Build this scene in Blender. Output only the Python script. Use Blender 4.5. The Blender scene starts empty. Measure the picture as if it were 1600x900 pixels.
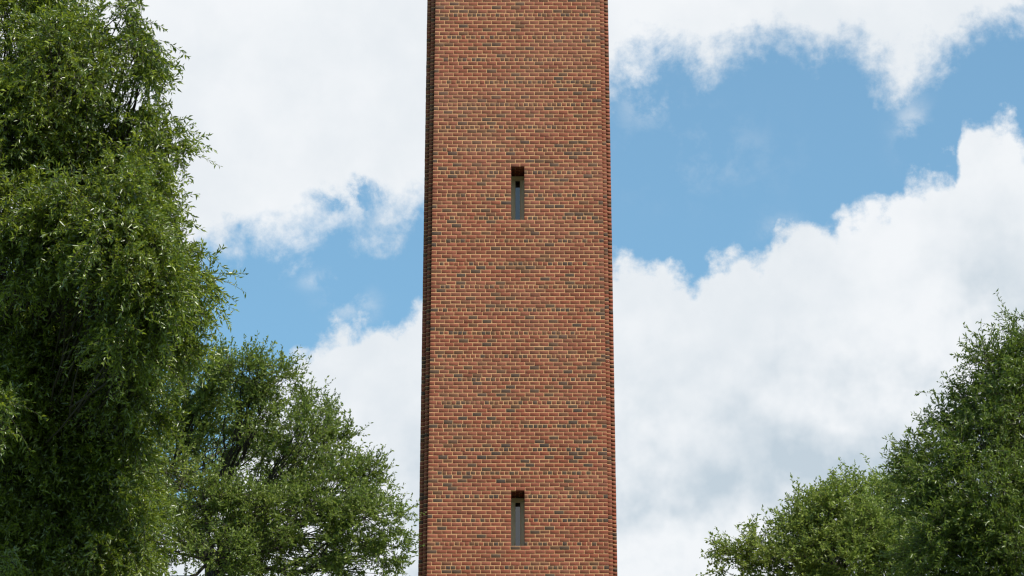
import bpy, math, random
import numpy as np
from mathutils import Vector
rng = np.random.default_rng(7)
random.seed(7)
R = math.radians
S = bpy.context.scene
C = S.collection

# ------------------------------------------------------------------ camera
PITCH, FPX, OPX = R(12.0), 5985.0, 1089.0
cam_d = bpy.data.cameras.new('camera')
cam = bpy.data.objects.new('camera', cam_d); C.objects.link(cam)
cam.location = (0, 0, 1.6)
cam.rotation_euler = (math.pi/2 + PITCH, 0, 0)
cam_d.sensor_width = 36
cam_d.lens = FPX/1600*36
cam_d.shift_y = (OPX - 450)/1600
cam_d.clip_start = 0.5
cam_d.clip_end = 6000
S.camera = cam
S.render.resolution_x, S.render.resolution_y = 1024, 576

# ------------------------------------------------------------------ sun, sky
SUN_EL, SUN_AZ = 49.0, 47.5        # azimuth measured from the camera's back (-Y) towards the right (+X)
sd = Vector((math.sin(R(SUN_AZ))*math.cos(R(SUN_EL)), -math.cos(R(SUN_AZ))*math.cos(R(SUN_EL)), math.sin(R(SUN_EL))))
sl = bpy.data.lights.new('sun', 'SUN'); sl.energy = 5.0; sl.angle = R(0.53); sl.color = (1.0, 0.95, 0.87)
so = bpy.data.objects.new('sun', sl); C.objects.link(so)
so.rotation_euler = (-sd).to_track_quat('-Z', 'Y').to_euler()
so.location = (20, -20, 60)

S.view_settings.view_transform = 'Standard'; S.view_settings.look = 'None'
S.view_settings.exposure = 0.0; S.view_settings.gamma = 1.0
S.render.engine = 'CYCLES'
S.cycles.filter_width = 1.25

class NT:
    """small helper to write node trees as expressions"""
    def __init__(s, nt): s.nt = nt; s.n = nt.nodes; s.l = nt.links
    def new(s, t, **k):
        n = s.n.new(t)
        for a, v in k.items(): setattr(n, a, v)
        return n
    def put(s, sock, v):
        if v is None: return
        if hasattr(v, 'is_output') or isinstance(v, bpy.types.NodeSocket): s.l.new(v, sock)
        else: sock.default_value = v
    def m(s, op, a, b=None, c=None, clamp=False):
        n = s.new('ShaderNodeMath', operation=op, use_clamp=clamp)
        s.put(n.inputs[0], a); s.put(n.inputs[1], b); s.put(n.inputs[2], c)
        return n.outputs[0]
    def dot(s, v, c):
        n = s.new('ShaderNodeVectorMath', operation='DOT_PRODUCT'); s.put(n.inputs[0], v); n.inputs[1].default_value = c
        return n.outputs['Value']
    def noise(s, v, scale, detail=4, rough=.5, dist=0, lac=2.0, dim='3D'):
        n = s.new('ShaderNodeTexNoise', noise_dimensions=dim)
        s.put(n.inputs['Vector'], v); s.put(n.inputs['Scale'], scale); n.inputs['Detail'].default_value = detail
        n.inputs['Roughness'].default_value = rough; n.inputs['Distortion'].default_value = dist; n.inputs['Lacunarity'].default_value = lac
        return n.outputs['Fac']
    def ss(s, x, a, b, lo=0.0, hi=1.0):
        n = s.new('ShaderNodeMapRange', interpolation_type='SMOOTHSTEP')
        s.put(n.inputs['Value'], x)
        for q, v in zip(('From Min', 'From Max', 'To Min', 'To Max'), (a, b, lo, hi)): s.put(n.inputs[q], v)
        return n.outputs['Result']
    def mix(s, f, a, b, blend='MIX'):
        n = s.new('ShaderNodeMix', data_type='RGBA', blend_type=blend)
        s.put(n.inputs['Factor'], f); s.put(n.inputs['A'], a if not isinstance(a, tuple) else (*a, 1)); s.put(n.inputs['B'], b if not isinstance(b, tuple) else (*b, 1))
        return [o for o in n.outputs if o.type == 'RGBA'][0]
    def ramp(s, f, stops, interp='LINEAR'):
        n = s.new('ShaderNodeValToRGB'); r = n.color_ramp; r.interpolation = interp
        while len(r.elements) < len(stops): r.elements.new(0.5)
        for e, (p, c) in zip(r.elements, stops): e.position = p; e.color = (*c, 1)
        s.put(n.inputs[0], f); return n.outputs[0]
    def curve(s, x, pts, x0, x1, y0, y1):
        """piecewise curve y(x) given in its own units"""
        n = s.new('ShaderNodeFloatCurve')
        t = s.m('DIVIDE', s.m('SUBTRACT', x, x0), x1-x0, clamp=True)
        s.put(n.inputs['Value'], t)
        cv = n.mapping.curves[0]
        P = [((px-x0)/(x1-x0), (py-y0)/(y1-y0)) for px, py in pts]
        cv.points[0].location = P[0]; cv.points[1].location = P[-1]
        for p in P[1:-1]: cv.points.new(*p)
        n.mapping.update()
        return s.m('MULTIPLY_ADD', n.outputs[0], y1-y0, y0)

W = bpy.data.worlds.new('World'); S.world = W; W.use_nodes = True
W.node_tree.nodes.clear()
w = NT(W.node_tree)
out = w.new('ShaderNodeOutputWorld'); bg = w.new('ShaderNodeBackground'); w.l.new(bg.outputs[0], out.inputs[0])
SKY = 0.15
bg.inputs['Strength'].default_value = SKY
nish = w.new('ShaderNodeTexSky', sky_type='NISHITA', sun_disc=False)
nish.sun_elevation = R(SUN_EL); nish.sun_rotation = math.atan2(sd.x, sd.y)
nish.altitude = 200; nish.air_density = 1.0; nish.dust_density = 0.9; nish.ozone_density = 0.4
D_ = w.new('ShaderNodeTexCoord').outputs['Generated']
# gnomonic sky chart: bearing / height on a plane facing the tower, in milli-units of 1/FPX
fw = (0, math.cos(PITCH), math.sin(PITCH)); up = (0, -math.sin(PITCH), math.cos(PITCH))
fd = w.m('MAXIMUM', w.dot(D_, fw), 0.05)
sx = w.m('MULTIPLY_ADD', w.m('DIVIDE', w.dot(D_, (1, 0, 0)), fd), FPX, 800)
sy = w.m('MULTIPLY_ADD', w.m('DIVIDE', w.dot(D_, up), fd), -FPX, OPX)
# lower rim of the upper cloud deck, upper rim of the lower cloud bank
TOP = [(-400,430),(-100,440),(150,430),(290,405),(340,405),(400,385),(450,395),(500,375),(560,362),(610,368),(660,345),(760,300),(850,230),(930,150),(975,140),(1010,128),(1045,100),(1090,112),(1140,95),(1200,78),(1260,90),(1320,105),(1370,132),(1415,150),(1450,125),(1500,100),(1560,60),(1620,35),(1800,-40),(2000,-120)]
BOT = [(-400,900),(100,860),(300,780),(400,640),(440,572),(480,528),(530,500),(560,490),(600,500),(660,470),(760,430),(900,410),(985,402),(1040,414),(1085,428),(1120,408),(1160,402),(1200,385),(1212,352),(1240,345),(1275,352),(1330,328),(1392,318),(1404,284),(1450,262),(1494,250),(1498,208),(1528,184),(1572,184),(1610,215),(1800,240),(2000,200)]
topc = w.curve(sx, TOP, -400, 2000, -300, 1000)
botc = w.curve(sx, BOT, -400, 2000, -300, 1000)
warp = w.noise(D_, 26, 2, .5)
n_big = w.noise(D_, 38, 9, .62)
n_mid = w.noise(D_, 75, 9, .60, .3)
vor = w.new('ShaderNodeTexVoronoi', feature='SMOOTH_F1'); vor.inputs['Smoothness'].default_value = .35
vadd = w.new('ShaderNodeVectorMath', operation='MULTIPLY_ADD')
nv = w.new('ShaderNodeTexNoise'); w.l.new(D_, nv.inputs['Vector']); nv.inputs['Scale'].default_value = 160; nv.inputs['Detail'].default_value = 6
w.l.new(nv.outputs['Color'], vadd.inputs[0]); vadd.inputs[1].default_value = (.008,)*3; w.l.new(D_, vadd.inputs[2])
w.l.new(vadd.outputs[0], vor.inputs['Vector']); vor.inputs['Scale'].default_value = 120; 
puff = vor.outputs['Distance']          # cauliflower edge
n_fine = w.noise(D_, 260, 7, .62)
# signed depth inside each cloud (in chart units)
dt = w.m('SUBTRACT', topc, sy)
dt = w.m('ADD', dt, w.m('MULTIPLY', w.m('SUBTRACT', n_big, .5), 130))
dt = w.m('ADD', dt, w.m('MULTIPLY', w.m('ADD', w.m('SUBTRACT', n_mid, .5), w.m('MULTIPLY', w.m('SUBTRACT', n_fine, .5), .5)), 170))
db = w.m('SUBTRACT', sy, botc)
db = w.m('ADD', db, w.m('MULTIPLY', w.m('SUBTRACT', puff, .45), -62))
db = w.m('ADD', db, w.m('MULTIPLY', w.m('ADD', w.m('SUBTRACT', n_fine, .5), w.m('SUBTRACT', n_mid, .5)), 62))
def blob(cx, cy, rx, ry):
    a = w.m('DIVIDE', w.m('SUBTRACT', sx, cx), rx); b = w.m('DIVIDE', w.m('SUBTRACT', sy, cy), ry)
    r2 = w.m('ADD', w.m('MULTIPLY', a, a), w.m('MULTIPLY', b, b))
    return w.m('EXPONENT', w.m('MULTIPLY', r2, -1.0))
# thin place in the left deck, some wisps below it
dt = w.m('SUBTRACT', dt, w.m('MULTIPLY', w.m('MULTIPLY', blob(545, 300, 75, 50), w.ss(n_mid, .40, .62)), 120))
ct = w.ss(dt, -26, 70)
cb = w.ss(db, -12, 28)
wn = w.noise(D_, 90, 8, .62, .15)
wis = w.m('MULTIPLY', w.m('ADD', w.m('ADD', blob(508, 438, 34, 14), blob(550, 478, 36, 22)), w.m('ADD', blob(1020, 160, 40, 26), w.m('ADD', w.m('MULTIPLY', blob(1080, 240, 130, 60), .35), w.m('ADD', blob(1425, 200, 26, 40), blob(1225, 362, 30, 20))))), w.ss(wn, .44, .72))
wis = w.m('MULTIPLY', wis, .62)
inner = w.m('MAXIMUM', w.m('MAXIMUM', ct, cb), wis)
# beyond the charted part the sky goes on with the same broken cloud
gen = w.ss(w.noise(D_, 3.2, 9, .58, .2), .50, .63)
ex = w.m('DIVIDE', w.m('ABSOLUTE', w.m('SUBTRACT', sx, 800)), 1400)
ey = w.m('DIVIDE', w.m('ABSOLUTE', w.m('SUBTRACT', sy, 450)), 1000)
edge = w.ss(w.m('MAXIMUM', ex, ey), .82, 1.1)
cloud = w.m('ADD', w.m('MULTIPLY', inner, w.m('SUBTRACT', 1.0, edge)), w.m('MULTIPLY', gen, edge), clamp=True)
# cloud brightness: bright rims, softly greyer cores
core_t = w.ss(dt, 60, 420); core_b = w.ss(db, 90, 430)
sh = w.noise(D_, 22, 5, .55)
sh2 = w.noise(D_, 110, 6, .55)
g = w.m('ADD', w.m('MULTIPLY', w.ss(sh, .36, .62), .95), w.m('MULTIPLY', w.m('SUBTRACT', sh2, .5), .8), clamp=True)
grey = w.m('MULTIPLY', g, w.m('ADD', .28, w.m('MULTIPLY', core_b, .78)), clamp=True)
grey = w.m('MULTIPLY', grey, w.m('SUBTRACT', 1.15, w.m('MULTIPLY', w.ss(dt, 0, 60), .3)), clamp=True)
ccol = w.mix(grey, (6.1, 6.25, 6.4), (3.7, 4.3, 4.8))
skyc = w.mix(1.0, nish.outputs[0], (.64, 1.05, 1.10), 'MULTIPLY')
skyc = w.mix(.085, skyc, (5.5, 5.8, 6.0))        # thin high veil
fin = w.mix(w.m('MULTIPLY', cloud, .97), skyc, ccol)
w.l.new(fin, bg.inputs['Color'])

# ------------------------------------------------------------------ helpers
def at(px, py, Y):
    """place on the sight line through chart point (px, py) at ground distance Y"""
    a, b = (px-800)/FPX, (OPX-py)/FPX
    d = Vector((a, math.cos(PITCH) - b*math.sin(PITCH), math.sin(PITCH) + b*math.cos(PITCH)))
    k = Y/d.y
    return np.array((d.x*k, Y, 1.6 + d.z*k))
def ppm(Y, z):                     # photograph pixels per metre there
    return FPX/(Y*math.cos(PITCH) + (z-1.6)*math.sin(PITCH))
def mesh_np(name, verts, quads=None, tris=None, attr=None, mat=None, smooth=False):
    me = bpy.data.meshes.new(name)
    verts = np.asarray(verts, dtype=np.float32)
    me.vertices.add(len(verts)); me.vertices.foreach_set('co', verts.ravel())
    nq = 0 if quads is None else len(quads); nt = 0 if tris is None else len(tris)
    me.loops.add(nq*4 + nt*3)
    idx = []
    if nq: idx.append(np.asarray(quads).ravel())
    if nt: idx.append(np.asarray(tris).ravel())
    me.loops.foreach_set('vertex_index', np.concatenate(idx).astype(np.int32))
    me.polygons.add(nq+nt)
    st = np.concatenate([np.arange(nq)*4, nq*4 + np.arange(nt)*3]).astype(np.int32)
    me.polygons.foreach_set('loop_start', st)
    if smooth: me.polygons.foreach_set('use_smooth', np.ones(nq+nt, dtype=bool))
    me.update(calc_edges=True)
    if attr:
        for k, (dom, v) in attr.items():
            a = me.attributes.new(k, 'FLOAT', dom); a.data.foreach_set('value', np.asarray(v, dtype=np.float32))
    if mat: me.materials.append(mat)
    return me
def link(name, me, parent=None, kind=None):
    o = bpy.data.objects.new(name, me); C.objects.link(o)
    if parent is not None: o.parent = parent
    if kind: o['kind'] = kind
    return o
def tag(o, label, cat, group=None):
    o['label'] = label; o['category'] = cat
    if group: o['group'] = group
def material(name):
    m = bpy.data.materials.new(name); m.use_nodes = True
    m.node_tree.nodes.clear(); t = NT(m.node_tree)
    o = t.new('ShaderNodeOutputMaterial'); p = t.new('ShaderNodeBsdfPrincipled'); t.l.new(p.outputs[0], o.inputs[0])
    return m, t, p, o
def attr(t, name):
    return t.new('ShaderNodeAttribute', attribute_name=name).outputs['Fac']
def bump(t, h, strength, dist, p):
    b = t.new('ShaderNodeBump'); b.inputs['Strength'].default_value = strength; b.inputs['Distance'].default_value = dist
    t.l.new(h, b.inputs['Height']); t.l.new(b.outputs[0], p.inputs['Normal'])

# ------------------------------------------------------------------ materials
m_brick, t, p, _ = material('fired_brick')
pos = t.new('ShaderNodeNewGeometry').outputs['Position']
tone = attr(t, 'tone')
base = t.ramp(tone, [(0.0, (.245,.056,.028)), (.22, (.275,.068,.035)), (.42, (.185,.045,.023)), (.60, (.31,.084,.047)), (.70, (.19,.056,.029)), (.78, (.14,.057,.027)), (.84, (.098,.052,.030)), (.90, (.076,.049,.034)), (.96, (.060,.043,.035)), (1.0, (.042,.034,.031))])
n1 = t.noise(pos, 22, 5, .65); n2 = t.noise(pos, 90, 4, .6); n3 = t.noise(pos, .9, 4, .6)
col = t.mix(t.ss(n1, .42, .72, 0, .42), base, (.11,.052,.028))
col = t.mix(t.ss(n2, .55, .8, 0, .35), col, (.38,.16,.10))
col = t.mix(t.ss(n3, .45, .8, 0, .14), col, (.36,.19,.13))
t.put(p.inputs['Base Color'], col); p.inputs['Roughness'].default_value = .85
p.inputs['Specular IOR Level'].default_value = .3
# firing batches (bands of courses), and faint rain streaks down the wall
sep = t.new('ShaderNodeSeparateXYZ'); t.l.new(pos, sep.inputs[0])
cb1 = t.new('ShaderNodeCombineXYZ'); t.l.new(t.m('MULTIPLY', sep.outputs[0], .35), cb1.inputs[0]); t.l.new(t.m('MULTIPLY', sep.outputs[2], 2.2), cb1.inputs[2])
band = t.noise(cb1.outputs[0], 1.0, 3, .6)
cb2 = t.new('ShaderNodeCombineXYZ'); t.l.new(t.m('MULTIPLY', sep.outputs[0], 6), cb2.inputs[0]); t.l.new(t.m('MULTIPLY', sep.outputs[2], .35), cb2.inputs[2])
streak = t.noise(cb2.outputs[0], 1.0, 4, .6)
col = t.mix(t.ss(band, .40, .68, 0, .30), col, (.16,.062,.034))
col = t.mix(t.ss(streak, .50, .76, 0, .38), col, (.12,.055,.034))
col = t.mix(t.m('MULTIPLY', t.ss(sep.outputs[2], 20, 34, 0, .34), t.ss(n3, .3, .7, .4, 1)), col, (.30,.13,.085))      # paler, bleached upper courses
t.put(p.inputs['Base Color'], col)
bump(t, t.noise(pos, 130, 4, .7), .6, .004, p)

m_mortar, t, p, _ = material('lime_mortar')
pos = t.new('ShaderNodeNewGeometry').outputs['Position']
c1 = t.mix(t.noise(pos, 5, 5, .6), (.58,.30,.13), (.70,.38,.185))
c1 = t.mix(t.ss(t.noise(pos, 35, 4, .6), .5, .75, 0, .35), c1, (.42,.24,.11))
t.put(p.inputs['Base Color'], c1); p.inputs['Roughness'].default_value = .95
bump(t, t.noise(pos, 200, 3, .7), .5, .003, p)

m_frame, t, p, _ = material('tan_paint')
pos = t.new('ShaderNodeNewGeometry').outputs['Position']
t.put(p.inputs['Base Color'], t.mix(t.noise(pos, 12, 4, .6), (.84,.70,.46), (.88,.77,.54))); p.inputs['Roughness'].default_value = .5
m_glass, t, p, _ = material('dark_window_glass')
pos = t.new('ShaderNodeNewGeometry').outputs['Position']
t.put(p.inputs['Base Color'], t.mix(t.noise(pos, 2, 2), (.012,.015,.02), (.02,.024,.03)))
p.inputs['Roughness'].default_value = .03; p.inputs['IOR'].default_value = 1.95; p.inputs['Specular IOR Level'].default_value = .5
m_dark, t, p, _ = material('dark_room')
pos = t.new('ShaderNodeNewGeometry').outputs['Position']
t.put(p.inputs['Base Color'], t.mix(t.noise(pos, 3, 2), (.02,.018,.016), (.03,.028,.025)))
m_stone, t, p, _ = material('pale_stone')
pos = t.new('ShaderNodeNewGeometry').outputs['Position']
t.put(p.inputs['Base Color'], t.mix(t.noise(pos, 4, 5), (.42,.39,.33), (.5,.47,.4))); p.inputs['Roughness'].default_value = .8

m_bark, t, p, _ = material('grey_brown_bark')
pos = t.new('ShaderNodeNewGeometry').outputs['Position']
t.put(p.inputs['Base Color'], t.mix(t.noise(pos, 14, 6, .65), (.028,.022,.017), (.085,.068,.052))); p.inputs['Roughness'].default_value = .9
bump(t, t.noise(pos, 30, 5, .7), .7, .02, p)

def leaf_material(name, dark, mid, young, trans, rough, shine=.5, thin=.42):
    m, t, p, o = material(name)
    v = attr(t, 'tint')
    pos = t.new('ShaderNodeNewGeometry').outputs['Position']
    col = t.ramp(v, [(0, dark), (.55, mid), (.88, mid), (1, young)])
    col = t.mix(t.ss(t.noise(pos, .8, 3), .4, .7, 0, .35), col, young)
    t.put(p.inputs['Base Color'], col); p.inputs['Roughness'].default_value = rough
    p.inputs['Specular IOR Level'].default_value = shine
    tr = t.new('ShaderNodeBsdfTranslucent')
    t.put(tr.inputs['Color'], t.mix(.5, col, trans))
    mx = t.new('ShaderNodeMixShader'); mx.inputs[0].default_value = thin
    t.l.new(p.outputs[0], mx.inputs[1]); t.l.new(tr.outputs[0], mx.inputs[2]); t.l.new(mx.outputs[0], o.inputs[0])
    return m
m_leaf_near = leaf_material('willow_oak_leaf', (.036,.066,.010), (.145,.195,.022), (.31,.36,.04), (.48,.58,.035), .33, .9, .40)
m_leaf_far = leaf_material('oak_leaf', (.085,.125,.026), (.18,.235,.042), (.31,.34,.065), (.36,.48,.06), .36, .5)
m_leaf_right = leaf_material('dark_oak_leaf', (.06,.095,.018), (.145,.195,.030), (.18,.23,.045), (.32,.44,.05), .34, .55)
m_leaf_light = leaf_material('light_oak_leaf', (.12,.17,.034), (.25,.31,.052), (.29,.33,.08), (.38,.50,.08), .38, .5)

m_grass, t, p, _ = material('lawn')
pos = t.new('ShaderNodeNewGeometry').outputs['Position']
g1 = t.mix(t.noise(pos, .4, 5), (.045,.08,.022), (.085,.12,.04))
t.put(p.inputs['Base Color'], t.mix(t.noise(pos, 14, 4), g1, (.06,.09,.03))); p.inputs['Roughness'].default_value = .95
bump(t, t.noise(pos, 40, 4), .8, .05, p)

# ------------------------------------------------------------------ ground
def ground():
    n = 60; xs = np.sinh(np.linspace(-4.2, 4.2, n+1)); xs = xs/xs.max()*3000
    X, Y = np.meshgrid(xs, xs + 60)
    r = np.hypot(X, Y-75)
    Z = .12*np.sin(X*.05)*np.cos(Y*.043)*np.clip((r-8)/30, 0, 1) - .02
    v = np.stack([X, Y, Z], -1).reshape(-1, 3)
    i = np.arange(n)[:, None]*(n+1) + np.arange(n)[None]
    q = np.stack([i, i+1, i+n+2, i+n+1], -1).reshape(-1, 4)
    o = link('ground', mesh_np('ground', v, q, mat=m_grass, smooth=True), kind='structure')
    o['label'] = 'mown green lawn the tower and trees stand on'
ground()
m_bounce, t, p, _ = material('bounce_paving')  # paved disc added out of view, bounces light into the window recesses
pos = t.new('ShaderNodeNewGeometry').outputs['Position']
t.put(p.inputs['Base Color'], t.mix(t.noise(pos, 1.5, 5), (.30,.28,.24), (.38,.36,.31))); p.inputs['Roughness'].default_value = .9
a_ = np.linspace(0, 2*math.pi, 49)[:-1]
ring = np.stack([.12+14*np.cos(a_), 72+14*np.sin(a_)], -1)
pv = np.concatenate([np.c_[ring, np.full(48, .10)], np.c_[ring, np.full(48, -.3)]])
mp = bpy.data.meshes.new('bounce_plaza'); mp.from_pydata([tuple(v) for v in pv], [], [tuple(range(48))] + [(i+48, (i+1) % 48+48, (i+1) % 48, i) for i in range(48)])
mp.materials.append(m_bounce); po = link('bounce_plaza', mp, kind='structure'); po['label'] = 'pale paved disc added out of view round the tower foot to bounce light up'

# ------------------------------------------------------------------ brick tower
CH = 0.0828                       # course height
Z_REF, I_REF = 32.18, 390         # centre of a known header course
BAT = 0.010                       # batter of every face
TX, TY = 0.118, 75.0              # centre x and front plane at ground level
STEP = 0.088                      # corner set-back
JT = 0.0105                        # mortar joint
BED = 0.0115
def zc(i): return Z_REF - (I_REF - i)*CH
def face_half(z): return (3.447 + (32.05 - z)*.0200)/2
def face_y(z): return TY + BAT*z
HALF0 = face_half(0) + 2*STEP
CY = TY + HALF0                   # tower axis y
I0, I1 = 2, 480
WIN_W, WIN_D = 0.272, 0.70
WIN_ROWS = [(349, 336), (265, 252), (181, 168), (97, 84), (433, 420)]     # top / bottom course of each slit
def in_window(i): return any(b <= i <= a for a, b in WIN_ROWS)

tower = bpy.data.objects.new('brick_tower', None); C.objects.link(tower); tower.location = (TX, CY, 0)
tag(tower, 'tall square red brick tower with stepped corners and narrow slit windows', 'tower')
TORG = np.array((TX, CY, 0.0))

def tones(n):
    u = rng.random(n)
    t_ = rng.random(n)*.70
    t_ = np.where(u > .80, .70 + rng.random(n)*.12, t_)
    t_ = np.where(u > .90, .82 + rng.random(n)*.12, t_)
    t_ = np.where(u > .97, .93 + rng.random(n)*.07, t_)
    return t_
def header_tones(n):
    u = rng.random(n)
    t_ = rng.random(n)*.72
    t_ = np.where(u > .38, .70 + rng.random(n)*.14, t_)
    t_ = np.where(u > .70, .84 + rng.random(n)*.16, t_)
    return t_
def rows_for_face(front):
    """bricks of one face in face coordinates: u along the face, z, rows (u0,u1,z0,z1,setback,kind,row)"""
    B = []
    for i in range(I0, I1):
        z = zc(i); hw = face_half(z)
        n = round(2*hw/.1985 - .5) + .5
        Lr = 2*hw/n
        m = i % 6
        if m == 0:                                # header course
            j = [-hw, -hw + Lr*(.93 if (i//6) % 2 else .78)]
            end = hw - Lr*.5
            k = int(round((end - Lr*.72 - j[-1])/(Lr/2)))
            hp = (end - Lr*.72 - j[-1])/k
            a = j[-1]
            j += [a + hp*(q+1) for q in range(k)] + [end, hw]
        elif m % 2: j = [-hw, -hw + Lr*.5] + [-hw + Lr*(.5+q) for q in range(1, int(n+.5))]
        else: j = [-hw + Lr*q for q in range(int(n+.5))] + [hw]
        j[-1] = hw
        j = np.array(j)
        j[1:-1] += rng.normal(0, .0028, len(j)-2)
        segs = [j]
        if front and in_window(i):
            a, b = -WIN_W/2, WIN_W/2
            L_ = [v for v in j if v < a - Lr*.3] + [a - 0.0]
            R_ = [b + 0.0] + [v for v in j if v > b + Lr*.3]
            segs = [L_, R_]
        for sg in segs:
            for a, b in zip(sg[:-1], sg[1:]):
                if b - a < .03: continue
                ga = 0 if abs(a+hw) < 1e-6 or (front and in_window(i) and abs(a-WIN_W/2) < 1e-6) else JT/2
                gb = 0 if abs(b-hw) < 1e-6 or (front and in_window(i) and abs(b+WIN_W/2) < 1e-6) else JT/2
                B.append((a+ga, b-gb, z, i, (b-a) < Lr*.62 and m == 0, m))
    return B
UNIT_F = None
def boxes(u0, u1, z0, z1, d0, d1, bev, jit=.0):
    """N bevelled brick boxes; depth axis positive INTO the wall. returns verts (N*12) and quads"""
    N = len(u0)
    V = np.empty((N, 12, 3))
    def ring(k, a, b, c, e, d):
        V[:, k+0] = np.stack([a, d, c], -1); V[:, k+1] = np.stack([b, d, c], -1)
        V[:, k+2] = np.stack([b, d, e], -1); V[:, k+3] = np.stack([a, d, e], -1)
    ring(0, u0+bev, u1-bev, z0+bev, z1-bev, d0)
    ring(4, u0, u1, z0, z1, d0+bev)
    ring(8, u0, u1, z0, z1, d1)
    if jit:
        J = rng.normal(0, jit, (N, 4, 3)); J[:, :, 1] = 0
        V[:, 0:4] += J; V[:, 4:8] += J
    base = (np.arange(N)*12)[:, None, None]
    f = [[0,1,2,3]]
    for r in (0, 4):
        for q in range(4):
            a, b = r+q, r+(q+1) % 4
            f.append([a+4, b+4, b, a])
    f.append([11,10,9,8])
    Q = (base + np.array(f)[None]).reshape(-1, 4)
    return V, Q
def place_face(V, k):
    """rotate face k (0 front, 1 right, 2 back, 3 left) about the tower axis; V in (u, depth, z) with depth from plane of outer face"""
    u, d, z = V[..., 0], V[..., 1], V[..., 2]
    ax = np.stack([u, d, z], -1)
    c, s = [(1,0),(0,1),(-1,0),(0,-1)][k]
    return np.stack([c*u - s*d, s*u + c*d, z], -1)

brick_objs = []
V_all, Q_all, T_all, off = [], [], [], 0
def add(V, tn):
    global off
    N = V.shape[0]
    base = (np.arange(N)*12)[:, None, None]
    f = [[0,1,2,3]]
    for r in (0, 4):
        for q in range(4):
            a, b = r+q, r+(q+1) % 4
            f.append([a+4, b+4, b, a])
    f.append([11,10,9,8])
    V_all.append(V.reshape(-1, 3)); Q_all.append((base + np.array(f)[None]).reshape(-1, 4) + off)
    T_all.append(np.repeat(tn, 10)); off += N*12
for k in range(4):
    B = rows_for_face(k == 0)
    u0 = np.array([b[0] for b in B]); u1 = np.array([b[1] for b in B]); zz = np.array([b[2] for b in B])
    rows = np.array([b[3] for b in B]); hdr = np.array([b[4] for b in B]); md = np.array([b[5] for b in B])
    tn = np.where(hdr, header_tones(len(B)), tones(len(B)))
    hz = (CH-BED)/2 + rng.normal(0, .0007, len(B))
    outer = np.array([face_half(z) + 2*STEP for z in zz])       # distance of this face from the axis
    pr = np.clip(rng.normal(0, .0012, len(B)), -.0024, .0024)
    zj = zz + rng.normal(0, .0011, len(B)) + .0016*np.sin((u0+u1)*1.1 + rows*.37) + .0012*np.sin((u0+u1)*2.7 + rows*1.9)
    tn = np.where((np.abs((u0+u1)/2) < .26) & np.isin(rows, [b-1 for _, b in WIN_ROWS]), .60, tn)
    if k == 0:
        # the single bricks that show largest: lowest rows in view of the front
        cand = [q for q in range(len(B)) if zc(1) and (u1[q]-u0[q]) > .15 and zz[q] > 20.02]
        cand.sort(key=lambda q: (rows[q], u0[q])); cand = cand[:300]
        sel = np.zeros(len(B), bool); sel[cand] = True
        NV = 30
        pool = []
        vt = np.sort(tones(NV))
        for q in range(NV):
            V, Q = boxes(np.array([-.09]), np.array([.09]), np.array([-(CH-BED)/2]), np.array([(CH-BED)/2]), np.array([0.0]), np.array([.095]), .0035, .0018)
            pool.append(mesh_np('brick', V.reshape(-1, 3), Q, attr={'tone': ('FACE', np.full(10, vt[q]))}, mat=m_brick))
        rnd = np.argsort(rng.random(NV))
        for q in cand:
            me = pool[int(rnd[int(rng.integers(NV))])]
            o = link('brick', me, tower)
            o.location = ((u0[q]+u1[q])/2, -outer[q] + pr[q], zj[q])
            o.scale = ((u1[q]-u0[q])/.18, 1, 1)
        keep = ~sel
        u0, u1, zj, hz, outer, pr, tn = [a[keep] for a in (u0, u1, zj, hz, outer, pr, tn)]
    V, _ = boxes(u0, u1, zj-hz, zj+hz, -outer+pr, -outer+.095, .0035, .0017)
    add(place_face(V, k), tn)
    # corner column between this face and the next: one brick per course
    ii = np.arange(I0, I1); z = zc(ii); fh = face_half(z)
    zj = z + rng.normal(0, .0012, len(ii)); hz = (CH-BED)/2 + rng.normal(0, .0008, len(ii))
    pr = np.clip(rng.normal(0, .0012, len(ii)), -.0024, .0024)
    V, _ = boxes(fh+.003, fh+STEP+pr, zj-hz, zj+hz, -(fh+STEP)+pr, -fh-.003, .003, .0009)
    add(place_face(V, k), tones(len(ii)))
# reveal bricks inside the slits (jambs and soffit), front face only
for top, bot in WIN_ROWS:
    for i in range(bot, top+1):
        z = zc(i); y = -(face_half(z)+2*STEP)
        st = .105 if i % 2 else .20
        dd = [.1] + list(np.arange(.1 + st, WIN_D-.06, .2)) + [WIN_D]
        for s in (-1, 1):
            for a, b in zip(dd[:-1], dd[1:]):
                x0, x1 = sorted((s*(WIN_W/2+.0015), s*(WIN_W/2+.05)))
                V, _ = boxes(np.array([x0]), np.array([x1]), np.array([z-(CH-BED)/2]), np.array([z+(CH-BED)/2]), np.array([y+a+JT/2]), np.array([y+b-JT/2]), .002)
                add(V, tones(1))
    z = zc(top)+CH/2; y = -(face_half(z)+2*STEP)
    dd = np.arange(.1, WIN_D, .1)
    for n_, (a, b) in enumerate(zip(dd[:-1], dd[1:])):
        cuts = [-WIN_W/2-.02, 0.03 if n_ % 2 else -.05, WIN_W/2+.02]
        for x0, x1 in zip(cuts[:-1], cuts[1:]):
            V, _ = boxes(np.array([x0+JT/2]), np.array([x1-JT/2]), np.array([z+.0015]), np.array([z+.05]), np.array([y+a+JT/2]), np.array([y+b-JT/2]), .002)
            add(V, tones(1))
V = np.concatenate(V_all); Q = np.concatenate(Q_all)
link('brickwork', mesh_np('brickwork', V, Q, attr={'tone': ('FACE', np.concatenate(T_all))}, mat=m_brick), tower, 'stuff')

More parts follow.
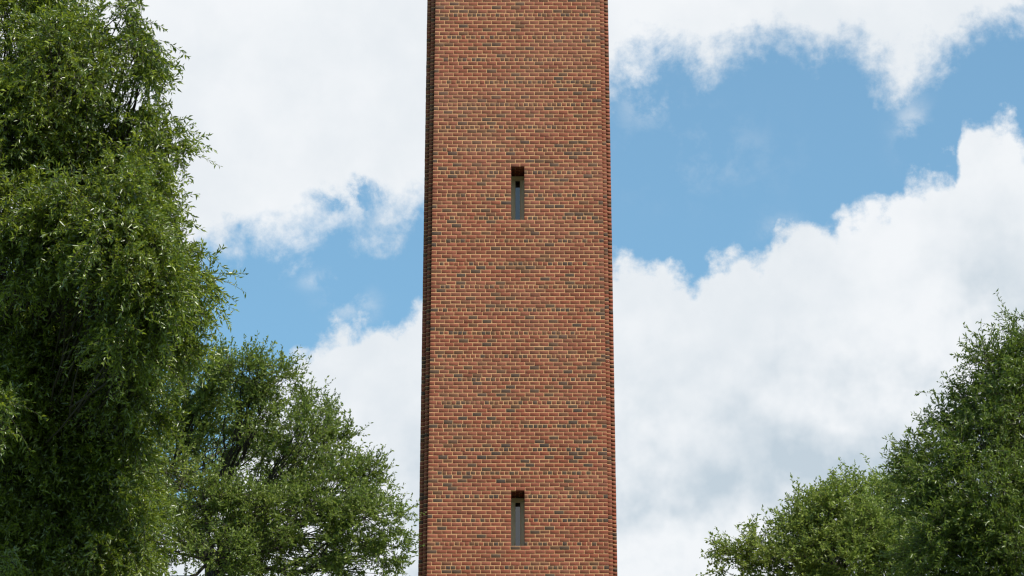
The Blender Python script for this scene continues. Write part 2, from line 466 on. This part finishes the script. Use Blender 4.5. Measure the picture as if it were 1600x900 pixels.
# mortar core: stepped plan, set back from the brick faces, notched where the slits are
def plan(z, notch):
    f = face_half(z); ins = .0042
    a = f - ins; b = f + STEP - ins; c = f + 2*STEP - ins
    def quarter():                         # front side, left corner to right corner
        pts = [(-b, -b), (-a, -b), (-a, -c)]
        if notch:
            n = WIN_W/2 + .004; d = c - WIN_D
            pts += [(-n, -c), (-n, -d), (n, -d), (n, -c)]
        pts += [(a, -c), (a, -b)]
        return pts
    F = quarter()
    S_ = [(-b, -b), (-a, -b), (-a, -c), (a, -c), (a, -b)]
    P = list(F)
    for k in (1, 2, 3):
        cs, sn = [(1,0),(0,1),(-1,0),(0,-1)][k]
        P += [(cs*x - sn*y, sn*x + cs*y) for x, y in S_]
    return P
lev = []; z = 0.0
cuts = sorted([(zc(b)-CH/2, zc(a)+CH/2+.006) for a, b in WIN_ROWS])
zt = zc(I1-1)+CH/2
spans = []; cur = 0.0
for a, b in cuts: spans += [(cur, a, False), (a, b, True)]; cur = b
spans.append((cur, zt, False))
cv, cf, ct_ = [], [], 0
verts = []; faces = []
for a, b, nt_ in spans:
    for lvl in (a, b):
        verts += [(x, y, lvl) for x, y in plan(lvl, nt_)]
    n = len(plan(a, nt_)); o_ = len(verts) - 2*n
    for q in range(n): faces.append((o_+q, o_+(q+1) % n, o_+n+(q+1) % n, o_+n+q))
    faces.append(tuple(o_+q for q in reversed(range(n)))); faces.append(tuple(o_+n+q for q in range(n)))
me = bpy.data.meshes.new('mortar'); me.from_pydata(verts, [], faces); me.materials.append(m_mortar); me.update()
link('mortar', me, tower)

def box_mesh(name, bx, mat):
    vs, fs = [], []
    for x0, x1, y0, y1, z0, z1 in bx:
        o_ = len(vs)
        vs += [(x0,y0,z0),(x1,y0,z0),(x1,y1,z0),(x0,y1,z0),(x0,y0,z1),(x1,y0,z1),(x1,y1,z1),(x0,y1,z1)]
        fs += [tuple(o_+i for i in f) for f in ((0,3,2,1),(4,5,6,7),(0,1,5,4),(1,2,6,5),(2,3,7,6),(3,0,4,7))]
    me = bpy.data.meshes.new(name); me.from_pydata(vs, [], fs); me.materials.append(mat); me.update()
    return me
# slit windows
for top, bot in WIN_ROWS:
    zt_, zb_ = zc(top)+CH/2, zc(bot)-CH/2
    zm = (zt_+zb_)/2; yf = -(face_half(zm)+2*STEP) + WIN_D - .13
    hw = WIN_W/2 - .001; fwid = .088; hd = .085
    g0, g1 = yf + .085, yf + .093
    # jambs with a chamfer towards the glass, head, sill
    vs, fs = [], []
    def prism(pts, z0, z1):
        o_ = len(vs); n = len(pts)
        for zq in (z0, z1): vs.extend([(x, y, zq) for x, y in pts])
        for q in range(n): fs.append((o_+q, o_+(q+1) % n, o_+n+(q+1) % n, o_+n+q))
        fs.append(tuple(o_+q for q in reversed(range(n)))); fs.append(tuple(o_+n+q for q in range(n)))
    for s in (-1, 1):
        P = [(s*hw, yf), (s*(hw-.030), yf), (s*(hw-.034), yf+.018), (s*(hw-.060), yf+.022), (s*(hw-fwid), yf+.040), (s*(hw-fwid), yf+.12), (s*hw, yf+.12)]
        if s > 0: P = P[::-1]
        prism(P, zb_+.005, zt_-hd-.002)
    # head: splayed underside
    o_ = len(vs)
    for x in (-hw, hw):
        vs.extend([(x, yf, zt_-.006), (x, yf, zt_-.030), (x, yf+.06, zt_-hd), (x, yf+.12, zt_-hd), (x, yf+.12, zt_-.006)])
    for q in range(5): fs.append((o_+q, o_+(q+1) % 5, o_+5+(q+1) % 5, o_+5+q))
    fs.append(tuple(o_+q for q in range(5))); fs.append(tuple(o_+5+q for q in reversed(range(5))))
    me = bpy.data.meshes.new('frame'); me.from_pydata(vs, [], fs); me.materials.append(m_frame); me.update()
    wdw = link('window', me, tower)
    gp = box_mesh('glass_pane', [(-hw+fwid-.004, hw-fwid+.004, g0, g1, zb_+.03, zt_-hd+.004)], m_glass)
    link('glass_pane', gp, wdw)
    bl = box_mesh('sash_rail', [(-hw+fwid, hw-fwid, g0-.02, g0-.002, zb_+.006, zb_+.032)], m_frame)
    link('sash_rail', bl, wdw)
zt = zc(I1-1)+CH/2; hh = face_half(zt)+2*STEP
link('coping', box_mesh('coping', [(-hh-.12, hh+.12, -hh-.12, hh+.12, zt+.002, zt+.30), (-hh+.1, hh-.1, -hh+.1, hh-.1, zt+.302, zt+.55)], m_stone), tower)

# ------------------------------------------------------------------ trees
def unit(v): return v/np.maximum(np.linalg.norm(v, axis=-1, keepdims=True), 1e-9)
def rand_dir(n): return unit(rng.normal(size=(n, 3)))
def tubes(P, Rr, sides):
    """P (N,n,3) polylines, Rr (N,n) radii -> verts, quads"""
    N, n, _ = P.shape
    T = np.empty_like(P); T[:, 1:-1] = P[:, 2:] - P[:, :-2]; T[:, 0] = P[:, 1]-P[:, 0]; T[:, -1] = P[:, -1]-P[:, -2]
    T = unit(T)
    ref = np.where(np.abs(T[:, :1, 2:]) > .9, np.array([1., 0, 0]), np.array([0, 0, 1.]))
    A = unit(np.cross(T, ref)); Bv = np.cross(T, A)
    an = np.arange(sides)*2*math.pi/sides
    V = P[:, :, None] + Rr[:, :, None, None]*(np.cos(an)[None, None, :, None]*A[:, :, None] + np.sin(an)[None, None, :, None]*Bv[:, :, None])
    idx = np.arange(N*n*sides).reshape(N, n, sides)
    a = idx[:, :-1]; b = idx[:, 1:]
    Q = np.stack([a, np.roll(a, -1, 2), np.roll(b, -1, 2), b], -1).reshape(-1, 4)
    return V.reshape(-1, 3), Q
def limb(a, b, r0, r1, n=9, wob=.25, sag=.0):
    a = np.array(a, float); b = np.array(b, float); t = np.linspace(0, 1, n)[:, None]
    L = np.linalg.norm(b-a)
    mid = (a+b)/2 + rng.normal(size=3)*wob*L*.3 + np.array((0, 0, sag*L))
    P = (1-t)**2*a + 2*t*(1-t)*mid + t**2*b
    P[1:-1] += rng.normal(size=(n-2, 3))*wob*L*.03
    return P, r0 + (r1-r0)*t[:, 0]**.8
def make_tree(name, label, base, crown_base, lobes, leafmat, leaf_len, leaf_wid, twig_len, droop, n_leaf, trunk_r, tint_b=0.0, group=None, clump=.42, dens=1.0, upbias=.45, outbias=.5, gold=None):
    """lobes: (centre xyz, radius xyz, density factor)"""
    root = bpy.data.objects.new(name, None); C.objects.link(root); root.location = base
    tag(root, label, 'tree', group)
    B0 = np.array(base, float)
    tv, tq, to = [], [], 0
    def put(P, Rr, sides=8):
        nonlocal to
        V, Q = tubes(P[None], Rr[None], sides); tv.append(V - B0); tq.append(Q + to); to += len(V)
    top = np.array(crown_base, float)
    P, Rr = limb(base, top, trunk_r, trunk_r*.6, 12, .06); Rr[0] *= 1.35; put(P, Rr, 14)
    tb, tqb, tbo = [], [], 0
    cl_c, cl_dir, cl_r, cl_n = [], [], [], []
    # leader up through the crown
    lob = sorted(lobes, key=lambda q: q[0][2])
    hi = np.array(lob[-1][0]); hi[1] = top[1]; lead_top = top + (hi-top)*.85
    P2, R2 = limb(top, lead_top, trunk_r*.6, trunk_r*.12, 14, .10); put(P2, R2, 10)
    for (c, r, f) in lobes:
        c = np.array(c, float); r = np.array(r, float)
        # limb forks from the leader below the lobe
        cand = np.argmin(np.linalg.norm(P2 - (c - np.array((0, 0, .45*np.linalg.norm((c-P2[:, :])[:, :2], axis=1).min()))), axis=1))
        st = P2[max(0, cand-1)]
        L = np.linalg.norm(c-st)
        rr = min(R2[max(0, cand-1)]*.6, .018 + .011*L, .012 + .13*float(r.min()))
        Pl, Rl = limb(st, c, rr, rr*.12, 12, .36, -.02); put(Pl, Rl, 7)
        vol = r[0]*r[1]*r[2]
        area = (r[0]*r[1] + r[1]*r[2] + r[0]*r[2])/3*4*math.pi
        cr = clump
        nc = max(4, int(area/(cr*cr)*.40*f*dens*4.0))
        d = rand_dir(nc); rad = rng.random(nc)**.42
        rad = .25 + .75*rad
        cc = c + d*r*rad[:, None]
        # thin boughs from lobe limb to every clump
        k = rng.integers(4, 12, nc)
        starts = Pl[k]
        tt = np.linspace(0, 1, 6)[None, :, None]
        midp = (starts+cc)/2 + rng.normal(size=(nc, 3))*.10*np.linalg.norm(cc-starts, axis=1)[:, None]
        PB = (1-tt)**2*starts[:, None] + 2*tt*(1-tt)*midp[:, None] + tt**2*cc[:, None]
        Lb = np.linalg.norm(cc-starts, axis=1)
        RB = (np.clip(.005+.006*Lb, .006, .022))[:, None]*np.linspace(1, .35, 6)[None]
        V, Q = tubes(PB, RB, 4); tv.append(V - B0); tq.append(Q + to); to += len(V)
        nt_ = rng.integers(7, 13, nc)
        rep = np.repeat(np.arange(nc), nt_)
        cl_c.append(cc[rep]); cl_dir.append(unit(cc - c)[rep]); cl_r.append(np.full(len(rep), cr)); cl_n.append(rad[rep])
    c0 = np.concatenate(cl_c); od = np.concatenate(cl_dir); rd = np.concatenate(cl_n)
    n = len(c0)
    d = unit(od*(.35+.5*rd)[:, None] + rand_dir(n)*.95 + np.array((0, 0, -droop*.6)))
    L = twig_len*(.55 + .9*rng.random(n))
    nn = 6; t_ = np.linspace(0, 1, nn)[None, :, None]
    start = c0 + rng.normal(size=(n, 3))*clump*.16
    PT = start[:, None] + L[:, None, None]*(d[:, None]*t_ + np.array((0, 0, -droop))[None, None]*t_**2)
    RT = np.linspace(.0045, .0016, nn)[None]*np.ones((n, 1))
    V, Q = tubes(PT, RT, 3); tv.append(V - B0); tq.append(Q + to)
    link('trunk', mesh_np('trunk', np.concatenate(tv), np.concatenate(tq), mat=m_bark, smooth=True), root)
    # leaves alternate along the twigs
    m = n_leaf
    u = (np.arange(m)[None]+rng.random((n, m)))/m*.95 + .05
    u = u[..., None]
    Pp = start[:, None] + L[:, None, None]*(d[:, None]*u + np.array((0, 0, -droop))*u**2)
    Td = unit(d[:, None] + 2*u*np.array((0, 0, -droop)))
    Pp = Pp.reshape(-1, 3); Td = np.broadcast_to(Td, (n, m, 3)).reshape(-1, 3)
    M = len(Pp)
    ld = unit(Td*.75 + rand_dir(M)*.85 + np.array((0, 0, -.25*droop + .05)))
    nr = unit(np.cross(ld, unit(rand_dir(M) + np.array((.0, 0, 0.0)))))
    upb = np.array((0, 0, 1.0)); odl = np.repeat(unit(od + np.array((.25, -.25, .15))), m, axis=0)
    nr = unit(nr + upbias*upb + outbias*odl)
    nr = unit(nr - np.sum(nr*ld, -1, keepdims=True)*ld)
    sd_ = np.cross(ld, nr)
    ll = leaf_len*(.55 + .75*rng.random(M)); lw = leaf_wid*(.75+.5*rng.random(M))*ll/leaf_len
    fold = lw*(.15+.35*rng.random(M)); curl = ll*(rng.random(M)*.25 - .05)
    A = Pp + ld*(.004); 
    mid = A + ld*(ll*.45)[:, None]
    Lm = mid + sd_*(lw*.5)[:, None] + nr*fold[:, None]
    Rm = mid - sd_*(lw*.5)[:, None] + nr*fold[:, None]
    Tp = A + ld*ll[:, None] - nr*curl[:, None]
    V = np.stack([A, Lm, Tp, Rm], 1) - B0
    i4 = (np.arange(M)*4)[:, None]
    Tr = np.stack([i4 + np.array([0, 2, 1]), i4 + np.array([0, 3, 2])], 1).reshape(-1, 3)
    tw = rng.normal(0, .13, n)
    if gold: tw = tw + gold[2]*np.exp(-(np.linalg.norm(c0-gold[0], axis=1)/gold[1])**2)     # a turning bough
    tint = np.clip(rng.random(M)*.9 + tint_b + tw.repeat(m), 0, 1)
    cr_ = link('crown', mesh_np('crown', V.reshape(-1, 3), None, Tr, attr={'tint': ('FACE', tint.repeat(2))}, mat=leafmat, smooth=True), root)
    print(name, 'leaves', M, 'twigs', n)
    return root
def L_(px, py, rx, ry, Y, dy, f=1.0):
    """a bough: centre on the sight line at distance Y+dy, radii given as chart units at that distance"""
    c = at(px, py, Y+dy); s = 1/ppm(Y+dy, c[2])
    return (c, (rx*s, (rx+ry)/2*s*.95, ry*s), f)

YL = 48
left = [L_(*a[:4], YL, *a[4:]) for a in [
    (214,66,24,50,-.5,1.0),(140,44,38,50,.4,.8),(205,20,24,30,-.3,.9),(100,110,80,80,-.6,1),(20,60,90,90,.2,1),(10,190,85,80,-.3,1),(225,130,20,30,.2,.9),
    (195,205,58,52,-.2,1.1),(245,205,24,24,.1,.8),(270,240,22,14,-.1,.9),(110,225,75,60,.6,1),(215,285,46,44,-.4,1.1),(150,310,80,55,-1.2,1.1),
    (244,375,46,52,-.6,1.15),(180,385,75,52,-1.5,1.15),(90,350,65,48,-1.0,1.0),(292,430,28,42,-.5,1.0),(300,468,24,38,-.3,1),(110,690,60,60,2.0,1),(90,800,70,70,2.2,1),(190,740,36,56,1.7,1),(213,650,34,44,1.3,1),(150,860,60,40,2.0,1),(225,830,34,50,1.9,.9),(228,455,58,48,-1.3,1.15),(20,330,55,60,-.8,1.0),
    (260,530,36,44,-.4,1.0),(275,520,34,44,.8,1.1),(262,470,44,44,2.0,1.1),(205,530,60,44,-.9,1.0),(125,420,50,28,-.6,.7),(15,420,40,40,-.4,.8),
    (150,575,62,50,2.4,1),(195,606,46,50,.9,1),(60,610,60,62,3.0,1.4),(0,560,50,70,2.8,1.3),(150,670,80,62,3.2,1),(178,700,42,62,2.4,1),(40,730,80,70,3.4,1),(225,470,50,60,1.2,1),(165,590,50,60,2.2,1),(40,570,60,76,1.3,1.2),(100,520,44,44,1.1,1.1),(60,500,60,56,.9,1.1),(50,620,60,64,1.5,1.1),(130,610,50,60,1.7,1.1),(60,740,70,64,2.1,1.1),(130,730,60,60,2.3,1.1),(30,860,60,40,2.3,1.1),(40,500,60,46,2.2,1.3),(90,560,60,50,2.4,1.3),(20,640,60,60,2.2,1.3),(205,370,60,60,1.4,1),(160,300,80,60,1.4,1),(190,470,60,50,1.8,1),
    (150,780,90,66,3.6,1),(172,800,45,60,2.8,1),(40,850,90,70,3.6,1),(150,880,80,56,3.4,1),(0,655,14,40,-1.2,.9),(0,870,22,26,.6,.8)]]
left += [L_(*a[:4], YL, *a[4:]) for a in [(-130,80,130,150,.5,.35),(-140,330,130,150,.5,.35),(-150,600,140,150,1.5,.35),(-120,860,140,130,2,.35),
    (40,-110,100,110,.3,.4),(-80,-220,120,110,.8,.3),(60,1030,170,110,2.5,.3),(-250,200,120,200,3,.25),(-40,300,200,200,4.5,.22),(0,600,220,200,6,.22),(-60,0,200,180,4.5,.2)]]
b = at(-70, 900, YL+5.6); cb_ = at(-30, 900, YL+5.4)
make_tree('willow_oak', 'largest tree at left, glossy narrow drooping leaves, taller than the frame', (b[0], b[1], 0), tuple(cb_), left, m_leaf_near, .078, .025, .40, .34, 24, .42, upbias=.25, outbias=.8, gold=(at(285, 465, YL-.8), .55, .38))

YM = 67
midt = [L_(*a[:4], YM, *a[4:]) for a in [
    (315,585,50,30,.2,1),(378,580,46,34,-.4,1),(428,604,42,34,.1,1),(484,638,32,28,.4,1),(300,625,44,34,.6,.9),(400,655,50,34,-.2,.9),(470,680,46,34,-.6,.95),
    (515,705,36,28,.3,1),(555,735,36,28,-.2,1),(580,768,30,26,.3,1),(602,806,24,28,.2,1),(608,855,24,32,-.3,1),
    (345,690,44,36,1.0,.9),(440,730,50,28,.4,.9),(300,665,44,34,.3,.8),(520,770,56,34,-.5,1),(570,820,48,34,-.8,1),(460,800,56,34,-1.0,1),(390,790,50,34,-1.2,1),(320,790,52,36,-1.2,1),
    (260,740,44,40,-.8,1),(500,850,60,34,-.6,.9),(572,880,44,28,.2,.9),(420,860,60,34,-1.0,.9),(340,865,60,36,-1.3,.9),(255,830,56,44,-1.2,1),(250,640,40,40,.8,.7),
    (190,700,60,60,.5,.7),(80,540,60,50,.8,.8),(160,590,60,56,1,.6),(200,850,60,60,0,.6)]]
midt += [L_(*a[:4], YM, *a[4:]) for a in [(400,960,120,60,0,.45),(530,960,80,56,.5,.45),(240,960,110,60,0,.4),(420,800,140,110,4,.3),(300,700,140,90,4.5,.3),(100,760,110,110,2,.3)]]
b = at(335, 900, YM+1.8); cb_ = at(335, 880, YM+1.6)
make_tree('oak_tree', 'mid green spreading oak between the large left tree and the tower', (b[0], b[1], 0), tuple(cb_), midt, m_leaf_far, .066, .030, .36, -.14, 18, .30, .04, clump=.385, dens=.72)

YR = 62
rt = [L_(*a[:4], YR, *a[4:]) for a in [
    (1598,545,34,36,.2,1),(1560,585,34,46,-.2,1),(1590,640,50,50,-.6,1),(1528,640,40,38,.2,1),(1485,672,34,30,.4,1),(1540,700,52,44,-.7,1),(1450,715,34,30,.3,1),(1432,750,30,36,.2,1),
    (1480,760,46,44,-.6,1),(1560,780,64,54,-1.0,1),(1450,820,44,48,-.3,1),(1510,840,60,52,-1.0,1),(1590,860,60,56,-1.2,1),(1455,880,46,46,-.4,.9),(1530,900,60,44,-.6,.8)]]
rt += [L_(*a[:4], YR, *a[4:]) for a in [(1680,560,80,90,0,.5),(1690,740,90,110,0,.45),(1740,450,60,60,.6,.45),(1560,990,140,70,0,.4),(1620,700,120,150,4,.3),(1780,620,90,160,1.5,.3),(1760,880,110,120,1,.3)]]
b = at(1680, 900, YR+3.0); cb_ = at(1670, 900, YR+3.0)
make_tree('willow_oak', 'darker tree at the right edge, rising above the low light green one', (b[0], b[1], 0), tuple(cb_), rt, m_leaf_right, .082, .027, .46, .02, 22, .38, -.0, clump=.44)

YQ = 78
lr = [L_(*a[:4], YQ, *a[4:]) for a in [
    (1290,780,34,24,.2,1),(1330,782,34,26,-.2,1),(1252,806,26,26,.2,1),(1375,790,34,30,.3,1),(1300,810,52,36,-.6,1),(1245,840,36,32,-.2,1),(1365,825,48,40,-.7,1),(1410,800,36,50,.4,.9),
    (1160,856,26,18,.1,.9),(1195,864,32,24,-.2,1),(1152,886,24,20,.1,.9),(1230,885,46,30,-.5,1),(1310,870,60,36,-.9,1),(1400,880,56,40,-.8,1)]]
lr += [L_(*a[:4], YQ, *a[4:]) for a in [(1200,940,60,40,0,.5),(1330,960,120,60,0,.45),(1470,900,80,90,1,.4),(1320,860,110,80,3,.35)]]
b = at(1320, 900, YQ+2.0); cb_ = at(1320, 930, YQ+2.0)
make_tree('oak_tree', 'low light green oak in front of the clouds, left of the darker right tree', (b[0], b[1], 0), tuple(cb_), lr, m_leaf_light, .082, .036, .40, -.14, 19, .30, .05, clump=.44, dens=.8)
